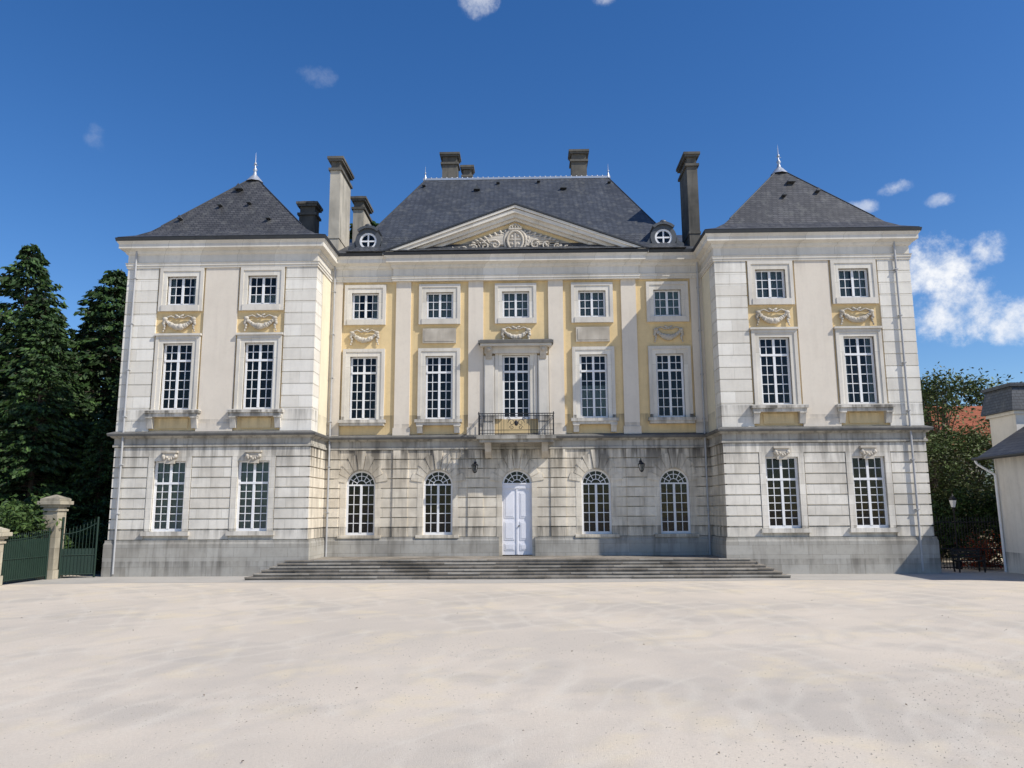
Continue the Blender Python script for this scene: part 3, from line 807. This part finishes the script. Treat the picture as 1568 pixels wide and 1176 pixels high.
def tree(H, Rr, nclump=60, dens=60, ls=.11, seed=1, trunk=.18, zlo=.3):
    random.seed(seed); m = MB()
    pts = [Vector((0, 0, 0))]
    for k in range(1, 6): pts.append(Vector((ru(-.15, .15)*k*.4, ru(-.15, .15)*k*.4, H*.85*k/5)))
    for k in range(5): m.cyl(pts[k], pts[k+1], trunk*(1-k*.18), trunk*(1-(k+1)*.18), 7, 0)
    for i in range(nclump):
        t = ru(zlo, 1.0); a = rnd()*6.28
        env = math.sin(math.pi*min(1, (t-zlo+.08)/(1-zlo+.1))**.8)**.6
        L = Rr*env*ru(.45, 1.1)
        c = Vector((math.cos(a)*L, math.sin(a)*L, H*t*ru(.92, 1.03)))
        kk = min(4, int(max(.15, t-.25)*5)); b0 = pts[kk]
        md = (b0+c)/2+Vector((0, 0, .2)); m.cyl(b0, md, .05, .03, 5, 0); m.cyl(md, c, .03, .008, 4, 0)
        R2 = Rr*ru(.18, .34)
        tone = rnd()
        for k in range(dens):
            v = Vector((random.gauss(0, 1), random.gauss(0, 1), random.gauss(0, .75)))*R2*.55
            q = tone*.6+rnd()*.4+v.z*.25
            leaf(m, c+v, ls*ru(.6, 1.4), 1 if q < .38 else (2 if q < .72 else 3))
    return m
def bush(mb, x0, x1, y0, y1, z0, z1, n, ls, seed=3):
    random.seed(seed)
    cl = [Vector((ru(x0, x1), ru(y0, y1), ru(z0, z1))) for _ in range(26)]
    for k in range(n):
        c = random.choice(cl); p = c+Vector((random.gauss(0, .35), random.gauss(0, .3), random.gauss(0, .3)))
        p.z = max(z0+.05, p.z)
        leaf(mb, p, ls*ru(.6, 1.4), random.choice((0, 1, 1, 2)))
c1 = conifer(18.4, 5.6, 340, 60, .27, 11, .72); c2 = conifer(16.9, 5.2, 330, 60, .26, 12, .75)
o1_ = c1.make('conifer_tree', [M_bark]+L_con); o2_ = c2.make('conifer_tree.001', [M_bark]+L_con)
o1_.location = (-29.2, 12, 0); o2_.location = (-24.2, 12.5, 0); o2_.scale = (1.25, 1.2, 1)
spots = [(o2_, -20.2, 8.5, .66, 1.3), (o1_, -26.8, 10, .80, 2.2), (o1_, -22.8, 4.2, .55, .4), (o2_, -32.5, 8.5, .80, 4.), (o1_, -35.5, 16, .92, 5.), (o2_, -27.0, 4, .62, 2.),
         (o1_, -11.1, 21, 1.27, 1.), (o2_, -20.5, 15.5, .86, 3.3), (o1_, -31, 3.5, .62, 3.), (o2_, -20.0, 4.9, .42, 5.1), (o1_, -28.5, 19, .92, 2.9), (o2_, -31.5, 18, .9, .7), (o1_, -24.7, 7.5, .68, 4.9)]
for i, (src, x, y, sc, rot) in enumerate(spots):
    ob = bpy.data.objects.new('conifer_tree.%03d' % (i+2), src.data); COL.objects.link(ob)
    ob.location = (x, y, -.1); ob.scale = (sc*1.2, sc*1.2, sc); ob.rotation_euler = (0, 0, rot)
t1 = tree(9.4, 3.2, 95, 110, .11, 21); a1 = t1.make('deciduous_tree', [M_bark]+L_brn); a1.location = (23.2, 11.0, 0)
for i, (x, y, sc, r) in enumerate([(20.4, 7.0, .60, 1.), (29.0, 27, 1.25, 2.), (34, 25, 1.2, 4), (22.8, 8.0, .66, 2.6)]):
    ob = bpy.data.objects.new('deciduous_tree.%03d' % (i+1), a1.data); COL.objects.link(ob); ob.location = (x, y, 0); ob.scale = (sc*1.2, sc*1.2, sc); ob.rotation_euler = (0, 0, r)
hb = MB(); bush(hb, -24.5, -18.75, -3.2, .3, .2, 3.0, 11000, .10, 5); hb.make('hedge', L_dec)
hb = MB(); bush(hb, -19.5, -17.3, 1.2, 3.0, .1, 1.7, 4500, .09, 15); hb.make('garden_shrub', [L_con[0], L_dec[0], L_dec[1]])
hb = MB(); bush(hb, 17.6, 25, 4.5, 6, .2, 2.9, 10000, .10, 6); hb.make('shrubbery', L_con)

# ------------------------------------------------------------------ left gate
M_gate = stone('gate_pillar_stone', (.48, .43, .33), (.20, .18, .135), .7, (.9, .42), .35, ((3.5, 1.0, .6), (1.2, 1.0, .3)), .6)
def pillar(x0, x1, y0, y1, h, name):
    m = MB()
    m.box(x0-.05, x1+.05, y0-.05, y1+.05, 0, .35); m.box(x0, x1, y0, y1, .35, h-.45)
    m.box(x0-.05, x1+.05, y0-.05, y1+.05, h-.62, h-.54)
    m.box(x0-.08, x1+.08, y0-.08, y1+.08, h-.45, h-.36); m.box(x0-.17, x1+.17, y0-.17, y1+.17, h-.36, h-.22)
    m.box(x0-.1, x1+.1, y0-.1, y1+.1, h-.22, h-.12)
    xm, ym = (x0+x1)/2, (y0+y1)/2
    m.add([(x0-.1, y0-.1, h-.12), (x1+.1, y0-.1, h-.12), (x1+.1, y1+.1, h-.12), (x0-.1, y1+.1, h-.12), (xm, ym, h+.05)], [(0, 1, 4), (1, 2, 4), (2, 3, 4), (3, 0, 4)])
    return m.make(name, M_gate, None, .012)
pillar(-18.75, -18.15, -1.2, -.6, 3.25, 'gate_pillar'); pillar(-18.95, -18.4, -4.4, -3.85, 2.1, 'gate_pillar.001')
pillar(-20.3, -19.8, -2.2, -1.7, 2.0, 'gate_pillar.002')
def gate(p, q, h0, h1, name, solid=.0, mat=None):
    m = MB(); p = Vector(p); q = Vector(q); L = (q-p).length; n = int(L/.12)
    for z in (.15, .9): m.cyl(p+Vector((0, 0, z)), q+Vector((0, 0, z)), .025, .025, 5)
    pp = []
    for k in range(n+1):
        t = k/n; c = p.lerp(q, t); h = h0+(h1-h0)*(t*t)
        m.cyl(c+Vector((0, 0, .08)), c+Vector((0, 0, h)), .014, .014, 5); m.cyl(c+Vector((0, 0, h)), c+Vector((0, 0, h+.12)), .02, .002, 5)
        pp.append(c+Vector((0, 0, h-.12)))
    m.tube(pp, .022, 5)
    if solid:
        d = (q-p).normalized(); nn = Vector((-d.y, d.x, 0))*.01
        m.add([p+nn+Vector((0, 0, .12)), q+nn+Vector((0, 0, .12)), q+nn+Vector((0, 0, solid)), p+nn+Vector((0, 0, solid))], [(0, 1, 2, 3)])
    for c in (p, q): m.cyl(c, c+Vector((0, 0, max(h0, h1)+.1)), .045, .045, 6)
    return m.make(name, mat or M_green)
gate((-18.1, -.85, 0), (-17.0, -.3, 0), 1.85, 2.3, 'iron_gate', 1.15); gate((-18.45, -3.85, 0), (-18.35, -1.3, 0), 1.7, 1.9, 'iron_gate.001', 1.6)
gate((-25, -4.6, 0), (-19.0, -4.15, 0), 1.6, 1.6, 'iron_gate.002', 1.2)
bwl = MB(); bwl.box(-30, -17.2, 6.5, 6.8, 0, 2.0); bwl.box(-30.05, -17.15, 6.45, 6.85, 2.0, 2.1)
bwl.make('garden_wall', M_gate)

# ------------------------------------------------------------------ right side
OB = empty('outbuilding')
M_out = stone('outbuilding_render', (.74, .70, .63), (.44, .41, .36), .4, None, 0, ((.8, .8, .5), (4.6, .6, .3)), .35)
m = MB(); m.box(19.75, 25, -4.6, .6, -.2, 4.55); m.make('outbuilding_walls', M_out, OB)
m = MB(); m.add([(19.15, -4.9, 4.56), (19.15, 1.0, 4.56), (21.8, 1.0, 6.2), (21.8, -4.9, 6.2), (25.2, -4.9, 4.56), (25.2, 1.0, 4.56)], [(0, 3, 2, 1), (3, 4, 5, 2), (0, 4, 3), (1, 2, 5), (0, 1, 5, 4)]); m.make('outbuilding_roof', M_slateW, OB)
m = MB(); m.cyl((19.11, -4.9, 4.56), (19.11, 1.02, 4.56), .07, .07, 8); m.make('outbuilding_gutter', M_gutter, OB)
m = MB(); m.tube([(19.11, .85, 4.5), (19.15, .8, 4.35), (19.66, .5, 3.9), (19.69, .5, 0)], .05, 8); m.make('outbuilding_downpipe', M_white, OB)
m = MB(); m.box(21.5, 26.5, 1.7, 3.6, 0, 6.7); m.box(21.4, 26.6, 1.6, 3.7, 6.55, 6.69); m.make('rear_block', M_out, OB)
m = MB(); m.add([(21.25, 1.45, 6.7), (26.8, 1.45, 6.7), (26.8, 3.85, 6.7), (21.25, 3.85, 6.7), (21.45, 1.65, 7.75), (26.6, 1.65, 7.75), (26.6, 3.65, 7.75), (21.45, 3.65, 7.75)], [(0, 1, 5, 4), (1, 2, 6, 5), (2, 3, 7, 6), (3, 0, 4, 7), (4, 5, 6, 7), (3, 2, 1, 0)]); m.box(21.33, 26.7, 1.55, 3.75, 7.75, 7.9); m.make('rear_block_roof', M_slate, OB)
HS = empty('red_roof_house')
m = MB(); m.box(26, 36, 14.5, 21, 0, 6.0)
m.make('house_walls', M_cream, HS)
m = MB(); m.prismx([(14.0, 5.9), (21.5, 5.9), (17.8, 9.0)], 25.5, 36.5); m.make('house_roof', M_tile, HS)
m = MB()
for k in range(3): m.box(27+3*k, 28+3*k, 14.44, 14.49, 3.6, 5.2)
m.make('house_windows', M_blind, HS)
m = MB(); m.box(18.6, 30, 8.8, 9.1, 0, 2.4); m.box(18.55, 30, 8.75, 9.15, 2.4, 2.5); m.make('garden_wall.001', M_cream)
gate((17.0, 1.2, 0), (20.9, 1.2, 0), 2.1, 2.1, 'iron_fence', 0, M_iron)
def lamp(x, y, h):
    m = MB()
    m.lathe((x, y, 0), [(.14, 0), (.14, .25), (.07, .4), (.045, .6), (.035, h-.55), (.06, h-.5), (.03, h-.42)], 8)
    m.lathe((x, y, h), [(.07, -.42), (.15, -.05), (.19, -.03), (.05, .13), (.015, .22), (0, .28)], 6, 0, False)
    m.lathe((x, y, h), [(.078, -.38), (.155, -.06)], 6, 1, False)
    m.make('street_lamp', [M_iron, M_white])
lamp(18.75, 2.2, 2.95)
m = MB()
for k in range(4): m.box(17.3, 18.5, -.35+.11*k, -.27+.11*k, .44, .47)
for k in range(3): m.box(17.3, 18.5, .08, .11, .56+.12*k, .64+.12*k)
for x in (17.4, 18.4):
    m.box(x-.025, x+.025, -.33, -.28, 0, .44); m.box(x-.025, x+.025, .06, .11, 0, .92); m.box(x-.025, x+.025, -.33, .1, .40, .44); m.box(x-.025, x+.025, -.33, .1, .64, .67); m.box(x-.025, x+.025, -.33, -.29, .44, .66)
bb = m.make('park_bench', M_iron); bb.location = (.4, .7, 0)
L_red = [leafmat('flower_red', (.35, .03, .02)), leafmat('flower_orange', (.4, .09, .03)), L_dec[0]]
m = MB(); bush(m, 19.3, 20.0, 1.9, 2.4, .1, 1.1, 1700, .07, 9); m.make('flowering_shrub', L_red)

# ------------------------------------------------------------------ world & sun
EL, AZ = 45.5, 65.0     # azimuth measured from the facade normal toward the right
el, az = math.radians(EL), math.radians(AZ)
S = Vector((math.sin(az)*math.cos(el), -math.cos(az)*math.cos(el), math.sin(el)))
sd = bpy.data.lights.new('sun', 'SUN'); sd.energy = 5.0; sd.angle = math.radians(.5); sd.color = (1, .95, .865)
so = bpy.data.objects.new('sun', sd); COL.objects.link(so); so.rotation_euler = (-S).to_track_quat('-Z', 'Y').to_euler()
w = bpy.data.worlds.new('World'); scene.world = w; w.use_nodes = True; nt = w.node_tree
try: w.cycles.sampling_method = 'MANUAL'; w.cycles.sample_map_resolution = 256
except Exception: pass
bg = nt.nodes['Background']; bg.inputs[1].default_value = .115
sky = N(nt, 'ShaderNodeTexSky'); sky.sky_type = 'NISHITA'; sky.sun_disc = False
sky.sun_elevation = el; sky.sun_rotation = math.atan2(S.x, S.y); sky.altitude = 300; sky.air_density = 1.0; sky.dust_density = .4; sky.ozone_density = 3.0
tc = N(nt, 'ShaderNodeTexCoord'); sp = N(nt, 'ShaderNodeSeparateXYZ'); nt.links.new(tc.outputs['Generated'], sp.inputs[0])
V = tc.outputs['Generated']
azn = mth(nt, 'MULTIPLY', mth(nt, 'ARCTAN2', sp.outputs[0], sp.outputs[1]), 57.2958)
eln = mth(nt, 'MULTIPLY', mth(nt, 'ARCSINE', sp.outputs[2]), 57.2958)
nz = N(nt, 'ShaderNodeTexNoise'); nz.inputs['Scale'].default_value = 24; nz.inputs['Detail'].default_value = 7; nz.inputs['Roughness'].default_value = .66; nt.links.new(V, nz.inputs['Vector'])
n1 = nz.outputs['Fac']; n2 = noise(nt, V, 9, 2, .5)
nn = mth(nt, 'ADD', mth(nt, 'MULTIPLY', mth(nt, 'SUBTRACT', n1, .5), 4.2), mth(nt, 'MULTIPLY', mth(nt, 'SUBTRACT', n2, .5), 1.6))
clouds = [(28.2, 15.6, 3.0, 2.2, 1.0), (29.5, 12.6, 3.5, 2.1, .9), (31.4, 16.2, 1.5, 1.1, .85), (32.6, 11.6, 2.4, 1.5, .85), (26.4, 20.9, 1.3, .55, .55), (28.9, 19.6, 1.2, .5, .45),
          (24.0, 20.0, 1.6, .5, .5), (-3.8, 35.6, 1.9, 1.2, .6), (6.5, 35.6, 1.3, .7, .5), (-16.4, 30.1, 1.6, .8, .13), (-31, 23.8, .8, 1.0, .13), (48, 22, 7, 3, .8), (-60, 18, 9, 3, .7)]
acc = None
for (a, e, rx, ry, op) in clouds:
    qx = mth(nt, 'POWER', mth(nt, 'ABSOLUTE', mth(nt, 'DIVIDE', mth(nt, 'SUBTRACT', azn, a), rx)), 2)
    qy = mth(nt, 'POWER', mth(nt, 'ABSOLUTE', mth(nt, 'DIVIDE', mth(nt, 'SUBTRACT', eln, e), ry)), 2)
    q = mth(nt, 'SUBTRACT', 1.0, mth(nt, 'ADD', qx, qy))
    q = mth(nt, 'ADD', q, nn)
    q = mth(nt, 'MULTIPLY', mapr(nt, q, .0, 1.6, 0, 1, True), op)
    acc = q if acc is None else mth(nt, 'MAXIMUM', acc, q)
hs = N(nt, 'ShaderNodeHueSaturation'); hs.inputs['Hue'].default_value = .508; hs.inputs['Saturation'].default_value = 1.30; hs.inputs['Value'].default_value = 1.2; nt.links.new(sky.outputs[0], hs.inputs['Color'])
cs_ = mixc(nt, mapr(nt, n1, .35, .65), (6.2, 6.8, 7.8), (8.6, 8.7, 8.9))
nt.links.new(mixc(nt, acc, hs.outputs[0], cs_), bg.inputs[0])

# ------------------------------------------------------------------ camera
f, p, psi, r = 1189.43, .1628, -.0212, -.0057
F = Vector((math.sin(psi)*math.cos(p), math.cos(psi)*math.cos(p), math.sin(p)))
Rr = Vector((math.cos(psi), -math.sin(psi), 0)); U = Rr.cross(F)
R2 = Rr*math.cos(r)+U*math.sin(r); U2 = -Rr*math.sin(r)+U*math.cos(r)
cam = bpy.data.cameras.new('camera'); cam.sensor_width = 36; cam.lens = 36*f/1568; cam.clip_end = 5000; cam.clip_start = .1
co = bpy.data.objects.new('camera', cam); COL.objects.link(co)
mt = Matrix((( R2.x, U2.x, -F.x, .54), (R2.y, U2.y, -F.y, -32.0), (R2.z, U2.z, -F.z, 2.516), (0, 0, 0, 1)))
co.matrix_world = mt; scene.camera = co
scene.view_settings.view_transform = 'Standard'; scene.view_settings.look = 'None'; scene.view_settings.exposure = 0
